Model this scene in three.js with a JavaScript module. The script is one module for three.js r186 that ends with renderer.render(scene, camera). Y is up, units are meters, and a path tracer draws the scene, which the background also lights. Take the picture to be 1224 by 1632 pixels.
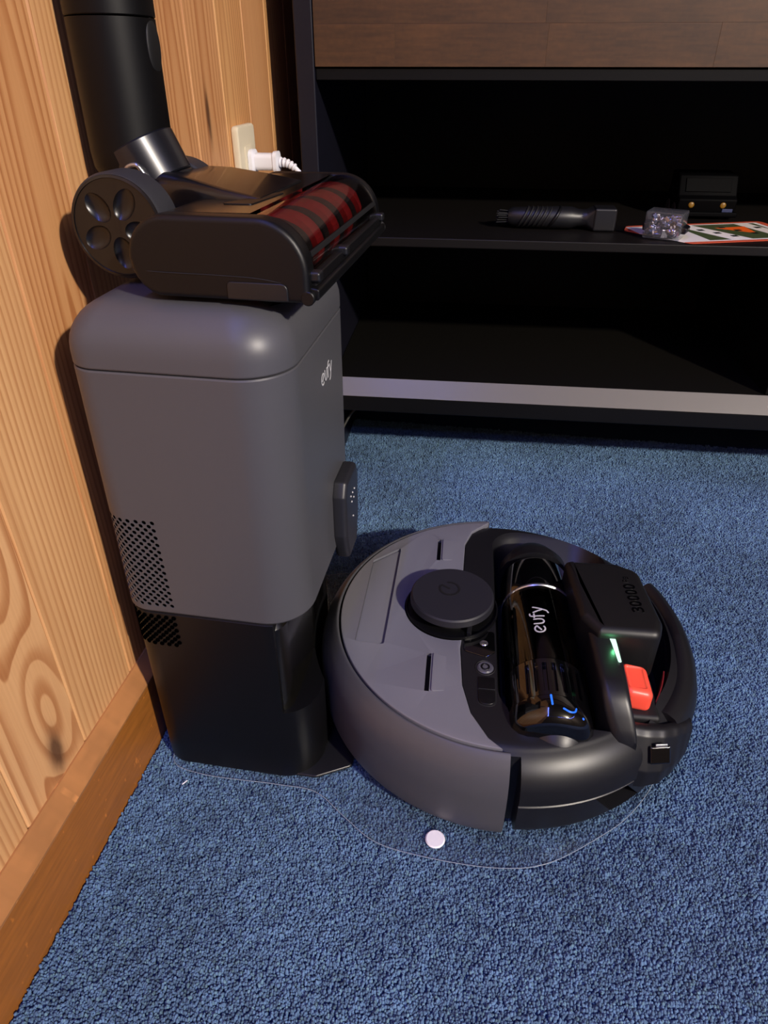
import * as THREE from 'three';
import { RoundedBoxGeometry } from 'three/addons/geometries/RoundedBoxGeometry.js';
import { TextGeometry } from 'three/addons/geometries/TextGeometry.js';
import { FontLoader } from 'three/addons/loaders/FontLoader.js';
import { RectAreaLightUniformsLib } from 'three/addons/lights/RectAreaLightUniformsLib.js';
import { mergeGeometries, mergeVertices, toCreasedNormals } from 'three/addons/utils/BufferGeometryUtils.js';
import { Brush, Evaluator, SUBTRACTION, ADDITION, INTERSECTION } from 'three-bvh-csg';

// ---------------------------------------------------------------- camera, light, exposure
const scene = new THREE.Scene();
scene.background = new THREE.Color(0x000000);
const camera = new THREE.PerspectiveCamera(2 * Math.atan(816 / 1105) * 180 / Math.PI, 1224 / 1632, 0.02, 20);
camera.position.set(0, 0.55, 0);
camera.rotation.order = 'YXZ';
camera.rotation.set(-33.3 * Math.PI / 180, 9.8 * Math.PI / 180, 0);
const renderer = new THREE.WebGLRenderer({ antialias: true });
renderer.toneMapping = THREE.LinearToneMapping;
renderer.toneMappingExposure = 1.0;
renderer.shadowMap.enabled = true;
RectAreaLightUniformsLib.init();

const LAMP = new THREE.Vector3(2.12, 2.08, 1.58);
const key = new THREE.PointLight(new THREE.Color().setRGB(1, 0.9, 0.76), 46);
key.position.copy(LAMP); key.shadow.radius = 3.2; key.castShadow = true;
scene.add(key);
const STRIPS = [{ p: [-0.26, 2.3, 0.9], len: 2.8, dir: 'z', side: -1, look: [1.2, 0.2, 0.9], I: 95, on: 'wood plank wall' }, { p: [1.4, 2.3, 2.44], len: 3.2, dir: 'x', side: 1, look: [1.0, 0.3, 0.0], I: 45, on: 'front wall' }, { p: [3.24, 2.3, 0.7], len: 3.0, dir: 'z', side: 1, look: [0.6, 0.3, 0.2], I: 60, on: 'right wall' }];
const BLUE = new THREE.Color().setRGB(0.13, 0.2, 1);
for (const q of STRIPS) {
  const l = new THREE.RectAreaLight(BLUE, q.I, q.len, 0.03);
  l.position.set(...q.p); l.lookAt(...q.look); scene.add(l);
}

// ---------------------------------------------------------------- helpers
let seed = 7;
function rnd() { seed = (seed * 1664525 + 1013904223) >>> 0; return seed / 4294967296; }
const names = new Map();
function numbered(n) { const k = names.get(n) || 0; names.set(n, k + 1); return k ? n + '_' + String(k).padStart(3, '0') : n; }
const offs = new Map();
const frames = { world: { o: new THREE.Vector3(), r: 0 }, robot: { o: new THREE.Vector3(0.028, 0, -0.517), r: 3.5 * Math.PI / 180 }, cabinet: { o: new THREE.Vector3(-0.204, 0, -0.9), r: 3.2 * Math.PI / 180 } };
// a thing: a Group at `base` (given in a frame); parts come in that frame's coordinates
function thing(name, label, category, base, frame = 'world', group) {
  const f = frames[frame], g = new THREE.Group();
  g.name = numbered(name); g.userData = { label, category };
  if (group) g.userData.group = group;
  const b = new THREE.Vector3(...base);
  g.position.copy(b.clone().applyAxisAngle(new THREE.Vector3(0, 1, 0), f.r).add(f.o)); g.rotation.y = f.r;
  offs.set(g, b); scene.add(g); return g;
}
function part(name, geo, mat, parent, label) {
  const m = new THREE.Mesh(geo, mat); m.name = name;
  let p = parent; while (p && !offs.has(p)) p = p.parent;
  const o = p ? offs.get(p) : null;
  if (o) geo.translate(-o.x, -o.y, -o.z);
  if (label) m.userData.label = label;
  parent.add(m); return m;
}
function struct(name, geo, mat) { const m = new THREE.Mesh(geo, mat); m.name = name; m.userData.kind = 'structure'; scene.add(m); return m; }
function orient(g) {
  const p = g.attributes.position; let v = 0; const idx = g.index;
  const n = idx ? idx.count : p.count, I = i => idx ? idx.getX(i) : i;
  const a = new THREE.Vector3(), b = new THREE.Vector3(), c = new THREE.Vector3();
  for (let i = 0; i < n; i += 3) { a.fromBufferAttribute(p, I(i)); b.fromBufferAttribute(p, I(i + 1)); c.fromBufferAttribute(p, I(i + 2)); v += a.dot(b.cross(c)); }
  if (v < 0) {
    const arr = []; for (let i = 0; i < n; i += 3) arr.push(I(i), I(i + 2), I(i + 1));
    g.setIndex(arr);
  }
  return g;
}
function smooth(g, ang = 0.6) {
  let h = g.index ? g.toNonIndexed() : g.clone();
  for (const k of Object.keys(h.attributes)) if (k !== 'position' && k !== 'uv') h.deleteAttribute(k);
  if (h.attributes.uv) h.deleteAttribute('uv');
  h = mergeVertices(h, 1e-6);
  h.scale(1e4, 1e4, 1e4); h = toCreasedNormals(h, ang); h.scale(1e-4, 1e-4, 1e-4); return h;   // it welds by coarse rounding, so work in tenths of a millimetre
}
function box(x0, x1, y0, y1, z0, z1, r = 0.001, seg = 2) {
  const g = new RoundedBoxGeometry(x1 - x0, y1 - y0, z1 - z0, seg, Math.min(r, (x1 - x0) / 2.01, (y1 - y0) / 2.01, (z1 - z0) / 2.01));
  g.translate((x0 + x1) / 2, (y0 + y1) / 2, (z0 + z1) / 2); return g;
}
// rings of equal length -> closed surface
function loft(rings, cap0 = true, cap1 = true, ang = 0.6) {
  const n = rings[0].length, pos = [], idx = [];
  for (const r of rings) for (const p of r) pos.push(p[0], p[1], p[2]);
  for (let k = 0; k + 1 < rings.length; k++) for (let i = 0; i < n; i++) {
    const j = (i + 1) % n, a = k * n + i, b = k * n + j, c = a + n, d = b + n;
    idx.push(a, c, b, b, c, d);
  }
  const cap = (k, flip) => {
    const base = k * n; let cx = 0, cy = 0, cz = 0;
    for (const p of rings[k]) { cx += p[0] / n; cy += p[1] / n; cz += p[2] / n; }
    pos.push(cx, cy, cz); const ci = pos.length / 3 - 1;
    for (let i = 0; i < n; i++) { const j = (i + 1) % n; flip ? idx.push(base + i, ci, base + j) : idx.push(base + i, base + j, ci); }
  };
  if (cap0) cap(0, false); if (cap1) cap(rings.length - 1, true);
  const g = new THREE.BufferGeometry();
  g.setAttribute('position', new THREE.Float32BufferAttribute(pos, 3)); g.setIndex(idx);
  return smooth(orient(g), ang);
}
function rrect(cx, cz, hx, hz, r, n = 8) {       // rounded rectangle contour in [u, v]
  const out = []; r = Math.min(r, hx * 0.999, hz * 0.999);
  for (const [sx, sz, a0] of [[1, 1, 0], [-1, 1, 90], [-1, -1, 180], [1, -1, 270]])
    for (let i = 0; i <= n; i++) { const a = (a0 + 90 * i / n) * Math.PI / 180; out.push([cx + sx * (hx - r) + r * Math.cos(a), cz + sz * (hz - r) + r * Math.sin(a)]); }
  return out;
}
function rrect4(x0, x1, z0, z1, rs, n = 8) {      // corners: far right, far left, near left, near right
  const out = [];
  for (const [cx, cz, r, a0] of [[x1 - rs[3], z1 - rs[3], rs[3], 0], [x0 + rs[2], z1 - rs[2], rs[2], 90], [x0 + rs[1], z0 + rs[1], rs[1], 180], [x1 - rs[0], z0 + rs[0], rs[0], 270]])
    for (let i = 0; i <= n; i++) { const a = (a0 + 90 * i / n) * Math.PI / 180; out.push([cx + r * Math.cos(a), cz + r * Math.sin(a)]); }
  return out;
}
function roundPoly(pts, r, n = 6) {              // polygon corners rounded by radius (number or per corner)
  const out = [], m = pts.length;
  for (let i = 0; i < m; i++) {
    const p = pts[i], a = pts[(i + m - 1) % m], b = pts[(i + 1) % m], rr = p[2] !== undefined ? p[2] : r;
    const la = Math.hypot(a[0] - p[0], a[1] - p[1]), lb = Math.hypot(b[0] - p[0], b[1] - p[1]);
    const ua = [(a[0] - p[0]) / la, (a[1] - p[1]) / la], ub = [(b[0] - p[0]) / lb, (b[1] - p[1]) / lb];
    const ang = Math.acos(Math.max(-1, Math.min(1, ua[0] * ub[0] + ua[1] * ub[1])));
    const t = Math.min(ang > 3.1 ? 0.0001 : rr / Math.tan(ang / 2), la * 0.48, lb * 0.48);
    if (rr <= 0) { out.push([p[0], p[1]]); continue; }
    for (let k = 0; k <= n; k++) {
      const s = k / n, q0 = [p[0] + ua[0] * t, p[1] + ua[1] * t], q1 = [p[0] + ub[0] * t, p[1] + ub[1] * t];
      out.push([(1 - s) ** 2 * q0[0] + 2 * s * (1 - s) * p[0] + s * s * q1[0], (1 - s) ** 2 * q0[1] + 2 * s * (1 - s) * p[1] + s * s * q1[1]]);
    }
  }
  return out;
}
// prism over a plan outline [x, z], from y0 to y1
function plan(pts, y0, y1, bevel = 0, holes = [], seg = 3) {
  const S = new THREE.Shape(pts.map(p => new THREE.Vector2(p[0], -p[1])));
  for (const h of holes) S.holes.push(new THREE.Path(h.map(p => new THREE.Vector2(p[0], -p[1]))));
  const g = new THREE.ExtrudeGeometry(S, { depth: y1 - y0 - 2 * bevel, bevelEnabled: bevel > 0, bevelThickness: bevel, bevelSize: bevel, bevelOffset: -bevel, bevelSegments: seg, curveSegments: 8 });
  g.translate(0, 0, bevel); g.rotateX(-Math.PI / 2); g.translate(0, y0, 0);
  return smooth(g, 0.5);
}
// prism over an [x, y] outline, from z0 to z1
function slabZ(pts, z0, z1, bevel = 0, seg = 3, ang = 0.5) {
  const S = new THREE.Shape(pts.map(p => new THREE.Vector2(p[0], p[1])));
  const g = new THREE.ExtrudeGeometry(S, { depth: z1 - z0 - 2 * bevel, bevelEnabled: bevel > 0, bevelThickness: bevel, bevelSize: bevel, bevelOffset: -bevel, bevelSegments: seg });
  g.translate(0, 0, z0 + bevel); return smooth(g, ang);
}
// prism over a [z, y] outline, from x0 to x1
function slabX(pts, x0, x1, bevel = 0, seg = 3, ang = 0.5) {
  const S = new THREE.Shape(pts.map(p => new THREE.Vector2(-p[0], p[1])));
  const g = new THREE.ExtrudeGeometry(S, { depth: x1 - x0 - 2 * bevel, bevelEnabled: bevel > 0, bevelThickness: bevel, bevelSize: bevel, bevelOffset: -bevel, bevelSegments: seg });
  g.translate(0, 0, bevel); g.rotateY(Math.PI / 2); g.translate(x0, 0, 0); return smooth(g, ang);
}
function sweepArc(profile, a0, a1, n, ang = 0.5) {   // profile [r, y] swept about the y axis, angle from +x towards +z
  const rings = [];
  for (let i = 0; i <= n; i++) { const a = a0 + (a1 - a0) * i / n; rings.push(profile.map(([r, y]) => [r * Math.cos(a), y, r * Math.sin(a)])); }
  return loft(rings, true, true, ang);
}
function lathe(pts, seg = 64, ang = 0.5) { return smooth(orient(new THREE.LatheGeometry(pts.map(p => new THREE.Vector2(p[0], p[1])), seg)), ang); }
function cyl(r0, r1, h, seg = 32, bev = 0.0006) {   // along y, base at 0
  return lathe([[0, 0], [r0 - bev, 0], [r0, bev], [r1, h - bev], [r1 - bev, h], [0, h]], seg);
}
function tube(pts, r, seg = 40, rs = 10) { return new THREE.TubeGeometry(new THREE.CatmullRomCurve3(pts.map(p => new THREE.Vector3(...p))), seg, r, rs, false); }
function capped(pts, r, seg = 40, rs = 12) {         // tube with round ends
  const c = new THREE.CatmullRomCurve3(pts.map(p => new THREE.Vector3(...p)));
  const gs = [new THREE.TubeGeometry(c, seg, r, rs, false)];
  for (const t of [0, 1]) { const s = new THREE.SphereGeometry(r, rs, 8), q = c.getPoint(t); s.translate(q.x, q.y, q.z); gs.push(s); }
  return mergeGeometries(gs.map(g => { g.deleteAttribute('uv'); return g.toNonIndexed(); }));
}
const join = gs => mergeGeometries(gs.map(g => { const h = g.index ? g.toNonIndexed() : g; h.deleteAttribute('uv'); return h; }));
const ev = new Evaluator(); ev.attributes = ['position', 'normal']; ev.useGroups = false;
function csg(a, ops) {
  let A = new Brush(a.index ? a : a); A.updateMatrixWorld();
  for (const [g, op] of ops) { g.deleteAttribute('uv'); const B = new Brush(g); B.updateMatrixWorld(); A = ev.evaluate(A, B, op || SUBTRACTION); }
  const r = A.geometry; r.clearGroups(); return r;
}
const N3 = (() => {                                   // cheap value noise
  const h = (x, y, s) => { let n = Math.imul(x, 374761393) + Math.imul(y, 668265263) + Math.imul(s, 1442695041); n = Math.imul(n ^ (n >>> 13), 1274126177); return ((n ^ (n >>> 16)) >>> 0) / 4294967296; };
  return (x, y, s = 0) => { const xi = Math.floor(x), yi = Math.floor(y), f = x - xi, g = y - yi, u = f * f * (3 - 2 * f), v = g * g * (3 - 2 * g);
    return (h(xi, yi, s) * (1 - u) + h(xi + 1, yi, s) * u) * (1 - v) + (h(xi, yi + 1, s) * (1 - u) + h(xi + 1, yi + 1, s) * u) * v; };
})();
const fbm = (x, y, s) => N3(x, y, s) * 0.55 + N3(x * 2.1, y * 2.1, s + 1) * 0.28 + N3(x * 4.3, y * 4.3, s + 2) * 0.17;
const ss = (a, b, x) => { const t = Math.max(0, Math.min(1, (x - a) / (b - a))); return t * t * (3 - 2 * t); };
function dataTex(W, H, fn, srgb = true) {
  const d = new Uint8Array(W * H * 4);
  for (let y = 0; y < H; y++) for (let x = 0; x < W; x++) { const c = fn(x / W, y / H), o = (y * W + x) * 4; d[o] = c[0]; d[o + 1] = c[1]; d[o + 2] = c[2]; d[o + 3] = 255; }
  const t = new THREE.DataTexture(d, W, H, THREE.RGBAFormat); t.magFilter = THREE.LinearFilter; t.minFilter = THREE.LinearMipmapLinearFilter; t.generateMipmaps = true;
  t.wrapS = t.wrapT = THREE.MirroredRepeatWrapping; if (srgb) t.colorSpace = THREE.SRGBColorSpace; t.needsUpdate = true; return t;
}
const std = (hex, rough, metal = 0, extra = {}) => new THREE.MeshStandardMaterial({ color: hex, roughness: rough, metalness: metal, ...extra });

// ---------------------------------------------------------------- materials
const M = {
  greyShell: std(0x4a4a4f, 0.42), greyDeck: std(0x6f6f77, 0.4), black: new THREE.MeshPhysicalMaterial({ color: 0x08080a, roughness: 0.42, specularIntensity: 0.7 }), satin: std(0x141417, 0.4), matte: std(0x0d0d0e, 0.6),
  gloss: new THREE.MeshPhysicalMaterial({ color: 0x060607, roughness: 0.08, clearcoat: 1, clearcoatRoughness: 0.04 }),
  turret: std(0x1d1d24, 0.55), rubber: std(0x2b2b2d, 0.7), white: std(0xe8e8ee, 0.45), logo: std(0xbfbfc4, 0.5), steel: std(0xb8b8bc, 0.25, 0.9),
  red: new THREE.MeshPhysicalMaterial({ color: 0xff5640, roughness: 0.4, clearcoat: 0.2 }), bristle: std(0xb01a20, 0.85), bristleDark: std(0x1c1c1e, 0.9),
  smoke: new THREE.MeshPhysicalMaterial({ color: 0x8a8884, roughness: 0.06, transmission: 1, thickness: 0, ior: 1.5 }),
  clear: new THREE.MeshPhysicalMaterial({ color: 0xf4f8ff, roughness: 0.08, transmission: 1, thickness: 0, ior: 1.45 }),
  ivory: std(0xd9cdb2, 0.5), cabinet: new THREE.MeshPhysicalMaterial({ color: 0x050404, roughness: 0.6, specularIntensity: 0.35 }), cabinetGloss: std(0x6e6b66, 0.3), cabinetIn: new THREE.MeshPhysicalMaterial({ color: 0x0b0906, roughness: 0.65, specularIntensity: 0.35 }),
};

// ---------------------------------------------------------------- the setting
function woodTex(s, o) {
  const w = 0.0767, h = 1.25, W = 192, H = 2048;
  return dataTex(W, H, (a, b) => {
    const u = a * w, v = b * h;
    const wob = (fbm(v * 2.2, 0.3, s) - 0.5) * o.wob, d = o.d + o.slope * v + (fbm(v * 1.4, 7.1, s + 9) - 0.5) * o.dw;
    let r = Math.hypot(u - o.u0 - wob + (fbm(u * 40, v * 5, s + 4) - 0.5) * 0.004, d);
    if (o.knot) for (const [ku, kv, su, sv, A] of o.knot) r += A * Math.exp(-(((u - ku) / su) ** 2) - (((v - kv) / sv) ** 2));
    const t = r / o.ring + (fbm(v * 3, u * 30, s + 2) - 0.5) * 0.35, f = t - Math.floor(t), ringId = Math.floor(t);
    const amp = 0.45 + 0.55 * N3(ringId * 1.7, 0.5, s + 5);
    let late = ss(0.35, 0.9, f) * (1 - ss(0.93, 1, f)) * amp;
    const fib = (fbm(u * 900, v * 14, s + 3) - 0.5) * 0.16, blot = (fbm(u * 25, v * 3.2, s + 6) - 0.5) * 0.3;
    const k = Math.max(0, Math.min(1, late * (o.con || 0.6) + fib + blot + 0.1));
    const e = o.early || [211, 157, 106], l = o.late || [150, 85, 43];
    let c = [0, 1, 2].map(i => e[i] * (1 - k) + l[i] * k);
    if (o.dark) for (const [ku, kv, su, sv] of o.dark) { const q = Math.exp(-(((u - ku) / su) ** 2) - (((v - kv) / sv) ** 2)) * (0.5 + 0.8 * fbm(u * 200, v * 60, s + 8)); c = c.map((x, i) => x * (1 - Math.min(0.75, q)) + [70, 44, 28][i] * Math.min(0.75, q)); }
    return c;
  });
}
const woodMats = [
  woodTex(11, { u0: 0.03, wob: 0.02, d: 0.012, slope: 0.012, dw: 0.02, ring: 0.0046 }),
  woodTex(23, { u0: 0.10, wob: 0.012, d: 0.02, slope: 0.0, dw: 0.01, ring: 0.0052, con: 0.42, early: [222, 174, 122] }),
  woodTex(37, { u0: 0.055, wob: 0.02, d: 0.006, slope: 0.016, dw: 0.02, ring: 0.0052, early: [216, 164, 108] }),
  woodTex(51, { u0: -0.03, wob: 0.014, d: 0.03, slope: 0.0, dw: 0.012, ring: 0.0044, con: 0.5 }),
  woodTex(64, { u0: 0.04, wob: 0.02, d: 0.01, slope: 0.02, dw: 0.03, ring: 0.005, dark: [[0.046, 0.5, 0.004, 0.02]] }),
  woodTex(78, { u0: 0.03, wob: 0.01, d: 0.008, slope: 0.01, dw: 0.012, ring: 0.0075, early: [222, 172, 122], knot: [[0.026, 0.15, 0.021, 0.085, 0.034]], dark: [[0.030, 0.112, 0.007, 0.018]] }),
].map(t => new THREE.MeshStandardMaterial({ map: t, roughness: 0.5 }));
const plankW = 0.0767, plankX = -0.3;
{
  const wall = new THREE.Group(); wall.name = 'wall_left'; wall.userData.kind = 'structure'; scene.add(wall);
  part('wall_backing', box(-0.42, -0.309, -0.03, 2.4, -1.5, 2.5, 0.001, 1), std(0x6b4526, 0.8), wall);
  const prof = (y0, y1) => {
    const c = 0.0012, w = plankW / 2 - 0.0003;
    const S = new THREE.Shape([[-w, 0], [-w, 0.009 - c], [-w + c, 0.009], [w - c, 0.009], [w, 0.009 - c], [w, 0]].map(p => new THREE.Vector2(p[0], p[1])));
    const g = new THREE.ExtrudeGeometry(S, { depth: y1 - y0, bevelEnabled: false });   // shape x -> z, shape y -> x, depth -> y
    const m = new THREE.Matrix4().set(0, 1, 0, 0, 0, 0, 1, 0, 1, 0, 0, 0, 0, 0, 0, 1); g.applyMatrix4(m);
    const p = g.attributes.position, uv = g.attributes.uv;
    for (let i = 0; i < p.count; i++) uv.setXY(i, p.getZ(i) / plankW + 0.5, p.getY(i) / 1.25);
    return g;
  };
  const pg = prof(0.05, 2.39);
  const order = [3, 1, 0, 2, 4, 1, 3, 2];
  for (let k = -15; k <= 16; k++) {
    const zc = -0.3200 + plankW * 0.5 + k * plankW;     // k = 0 is the plank with the knot
    const m = new THREE.Mesh(pg, woodMats[k === 0 ? 5 : k === -1 ? 1 : k === -2 ? 0 : k === -5 ? 0 : k === -6 ? 4 : k === -7 ? 2 : order[(k + 32) % 8]]);
    m.name = 'wall_plank'; m.position.set(plankX - 0.009, 0, zc); wall.add(m);
  }
}
const capMat = new THREE.MeshStandardMaterial({ roughness: 0.45, map: dataTex(512, 128, (a, b) => {
  const g = fbm(a * 10, b * 40, 33), f = fbm(a * 50, b * 200, 35), sc = fbm(a * 70, b * 14, 42) > 0.76 ? 1.22 : 1, k = (0.78 + 0.26 * g + 0.16 * (f - 0.5)) * sc; return [184 * k, 126 * k, 74 * k].map(x => Math.min(255, x)); }) });
const trimMat = new THREE.MeshStandardMaterial({ roughness: 0.42, map: dataTex(512, 128, (a, b) => {
  const g = fbm(a * 14, b * 60, 3), f = fbm(a * 60, b * 220, 5); const k = 0.82 + 0.2 * g + 0.1 * (f - 0.5);
  const sc = fbm(a * 90, b * 9, 12) > 0.79 ? 1.25 : 1; return [168 * k * sc, 104 * k * sc, 42 * k * sc].map(x => Math.min(255, x)); }) });
{
  const base = new THREE.Group(); base.name = 'baseboard_left'; base.userData.kind = 'structure'; scene.add(base);
  const z0 = -1.49, z1 = 2.3;
  const mk = (pts, bev) => {
    const g = slabZ(pts, z0, z1, bev, 3, 0.4), p = g.attributes.position, uv = new Float32Array(p.count * 2);
    for (let i = 0; i < p.count; i++) { uv[2 * i] = p.getZ(i) / 0.5; uv[2 * i + 1] = (p.getY(i) + p.getX(i)) / 0.12; }
    g.setAttribute('uv', new THREE.BufferAttribute(uv, 2)); return g;
  };
  part('board', mk([[-0.3, -0.01], [-0.2872, -0.01], [-0.2872, 0.0715], [-0.3, 0.0715]], 0.0008), trimMat, base);
  part('cap_moulding', mk([[-0.3, 0.0718], [-0.2866, 0.0718], [-0.2862, 0.0745], [-0.289, 0.0785], [-0.2945, 0.0835], [-0.2985, 0.0885], [-0.3, 0.0885]], 0.0006), capMat, base);
}
// carpet: floor slab with a pile of tufts where the photo looks
const floor = struct('floor', box(-0.42, 3.3, -0.12, -0.004, -1.5, 2.5, 0.001, 1), std(0x24406e, 0.95));
{
  const geo = new THREE.IcosahedronGeometry(1, 1); const gp = geo.attributes.position; const tmp = new THREE.Vector3();
  for (let i = 0; i < gp.count; i++) { tmp.fromBufferAttribute(gp, i); const k = 0.8 + 0.4 * N3(tmp.x * 1.7 + 9, tmp.y * 1.7 + tmp.z * 2.3, 4); gp.setXYZ(i, tmp.x * k, tmp.y * k, tmp.z * k); }
  geo.computeVertexNormals();
  const list = []; const st = 0.00172;
  for (let z = -1.12; z < 0.0; z += st * 0.87) for (let x = -0.285; x < 0.72; x += st) {
    const xx = x + (rnd() - 0.5) * st * 1.1, zz = z + (rnd() - 0.5) * st * 1.1;
    if (zz > -0.05 || (xx > 0.24 && zz > -0.18)) { if (rnd() > 0.99) continue; }
    if (xx > -0.25 && xx < -0.14 && zz > -0.52 && zz < -0.39) continue;
    list.push([xx, zz]);
  }
  const im = new THREE.InstancedMesh(geo, new THREE.MeshPhysicalMaterial({ color: 0xffffff, roughness: 0.95, sheen: 0.6, sheenRoughness: 0.5, sheenColor: new THREE.Color().setRGB(0.35, 0.45, 0.7) }), list.length);
  im.name = 'carpet_pile'; im.userData.kind = 'stuff';
  const mx = new THREE.Matrix4(), q = new THREE.Quaternion(), e = new THREE.Euler(), c = new THREE.Color();
  list.forEach(([x, z], i) => {
    const patch = fbm(x * 9, z * 9, 21) - 0.5, s = 0.00085 + rnd() * 0.0005;
    e.set((rnd() - 0.5) * 0.9, rnd() * 6.28, (rnd() - 0.5) * 0.9); q.setFromEuler(e);
    mx.compose(new THREE.Vector3(x, -0.0034 + rnd() * 0.0022 + patch * 0.0012 + (fbm(x * 160, z * 160, 31) - 0.5) * 0.003, z), q, new THREE.Vector3(s, s * (1.5 + rnd() * 0.9), s)); im.setMatrixAt(i, mx);
    const k = 0.66 + 0.5 * rnd() + patch * 0.6 + (fbm(x * 160, z * 160, 31) - 0.5) * 0.7; const w = rnd() < 0.12 ? 1.25 : 1;
    c.setRGB(0.094 * k * w, 0.174 * k * w, 0.300 * k); im.setColorAt(i, c);
  });
  floor.add(im);
}
struct('ceiling', box(-0.42, 3.3, 2.4, 2.5, -1.5, 2.5, 0.001, 1), std(0x4a463f, 0.9));
struct('wall_back', box(-0.42, 3.3, -0.12, 2.5, -1.62, -1.5, 0.001, 1), std(0x3a2a1c, 0.8));
struct('wall_right', box(3.3, 3.42, -0.12, 2.5, -1.62, 2.62, 0.001, 1), std(0x2e2218, 0.8));
struct('wall_front', box(-0.42, 3.3, -0.12, 2.5, 2.5, 2.62, 0.001, 1), std(0x2e2218, 0.8));
for (const q of STRIPS) {
  const t = thing('light_strip', 'blue glowing light strip along the top of the ' + q.on, 'light strip', q.p);
  const z = q.dir === 'z', h = q.len / 2, [x, y, zz] = q.p, a = q.side * 0.012, b = q.side * 0.035;
  part('strip', z ? box(x + Math.min(a, b), x + Math.max(a, b), y + 0.008, y + 0.03, zz - h, zz + h, 0.003) : box(x - h, x + h, y + 0.008, y + 0.03, zz + 0.012, zz + 0.035, 0.003), new THREE.MeshStandardMaterial({ color: 0x080810, emissive: BLUE, emissiveIntensity: 2, roughness: 0.4 }), t);
}
{
  const t = thing('ceiling_lamp', 'round glowing white glass pendant lamp hanging from the ceiling', 'lamp', [LAMP.x, 2.4, LAMP.z]);
  part('rose', cyl(0.06, 0.05, 0.02).translate(LAMP.x, 2.379, LAMP.z), M.white, t);
  part('rod', cyl(0.006, 0.006, 0.2).translate(LAMP.x, LAMP.y + 0.07, LAMP.z), M.steel, t);
  const g = new THREE.SphereGeometry(0.075, 32, 20); g.translate(LAMP.x, LAMP.y, LAMP.z);
  part('lamp_globe', g, new THREE.MeshStandardMaterial({ color: 0xffffff, emissive: new THREE.Color().setRGB(1, 0.86, 0.68), emissiveIntensity: 3, roughness: 0.5 }), t);
}

// ---------------------------------------------------------------- media cabinet (frame: x along its front, z towards the room)
function walnut(s) { return new THREE.MeshStandardMaterial({ roughness: 0.48, map: dataTex(512, 64, (a, b) => {
  const g = fbm(a * 5, b * 3, s), f = fbm(a * 18, b * 40, s + 3), h = fbm(a * 120, b * 30, s + 7); const k = 0.7 + 0.35 * g + 0.3 * (f - 0.5) + 0.14 * (h - 0.5);
  return [78 * k, 51 * k, 25 * k]; }) }); }
{
  const t = thing('media_cabinet', 'low black wooden media cabinet with open shelves and brown drawer front', 'cabinet', [0.5, 0, -0.22], 'cabinet');
  const D = -0.42, XR = 1.16;
  part('side_panel', box(-0.052, -0.0305, 0.0, 0.80, D, 0, 0.002), new THREE.MeshPhysicalMaterial({ color: 0x14141f, roughness: 0.38, specularIntensity: 0.8 }), t);
  part('side_panel', box(XR, XR + 0.022, 0.0, 0.80, D, 0, 0.002), M.cabinet, t);
  part('back_panel', box(-0.03, XR, 0.12, 0.80, D, D + 0.008), M.cabinet, t);
  part('top_panel', box(-0.07, XR + 0.04, 0.80, 0.825, D - 0.01, 0.025, 0.003), walnut(5), t);
  part('upper_rail', box(-0.03, XR, 0.5275, 0.5395, D + 0.01, -0.004), M.cabinet, t);
  part('middle_shelf', box(-0.03, XR, 0.349, 0.3605, D + 0.01, -0.001, 0.0015), new THREE.MeshPhysicalMaterial({ color: 0x0e0b09, roughness: 0.5, specularIntensity: 0.5 }), t);
  part('bottom_shelf', box(-0.03, XR, 0.147, 0.1605, D + 0.01, -0.0172, 0.001), M.cabinetIn, t);
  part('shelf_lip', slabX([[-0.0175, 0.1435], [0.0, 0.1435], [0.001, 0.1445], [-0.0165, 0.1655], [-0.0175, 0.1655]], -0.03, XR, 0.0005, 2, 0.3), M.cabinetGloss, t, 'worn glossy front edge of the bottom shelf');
  part('lower_rail', box(-0.03, XR, 0.12, 0.143, -0.02, -0.002, 0.0015), new THREE.MeshPhysicalMaterial({ color: 0x0c0d10, roughness: 0.45, specularIntensity: 0.5 }), t);
  part('divider', box(0.572, 0.588, 0.161, 0.3485, D + 0.01, -0.03, 0.0015), M.cabinet, t);
  part('leg', box(XR - 0.06, XR, 0, 0.12, -0.08, -0.03), M.cabinet, t);
  const df = part('drawer_front', box(-0.0295, XR, 0.5405, 0.795, -0.02, -0.0065, 0.001), M.cabinet, t);
  const rows = [[0.5405, 0.5796, [-0.0295, 0.06, 0.224, 0.40, 0.62, 0.85, XR]], [0.5796, 0.634, [-0.0295, 0.22, 0.52, 0.8, XR]], [0.634, 0.69, [-0.0295, 0.3, 0.7, XR]], [0.69, 0.795, [-0.0295, 0.4, 0.9, XR]]];
  const wm = [1, 2, 3, 4].map(i => walnut(i * 13)); let wi = 0;
  for (const [y0, y1, xs] of rows) for (let i = 0; i + 1 < xs.length; i++) {
    const g = box(xs[i], xs[i + 1], y0, y1, -0.0068, 0.0, 0.00025), p = g.attributes.position, uv = g.attributes.uv;
    for (let k = 0; k < p.count; k++) uv.setXY(k, p.getX(k) / 0.4 + wi * 0.37, (p.getY(k) - y0) / 0.08 + wi * 0.21);
    part('stave', g, wm[wi++ % 4], df);
  }
}
{
  const t = thing('cable', 'thin grey cable sagging under the left end of the cabinet', 'cable', [0.0, 0.0, -0.03], 'cabinet');
  part('cord', tube([[-0.045, 0.005, -0.06], [-0.025, 0.06, -0.05], [0.0, 0.103, -0.045], [0.02, 0.108, -0.05], [0.045, 0.118, -0.06], [0.06, 0.135, -0.1]], 0.0018), std(0x55554f, 0.5), t);
}
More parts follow.
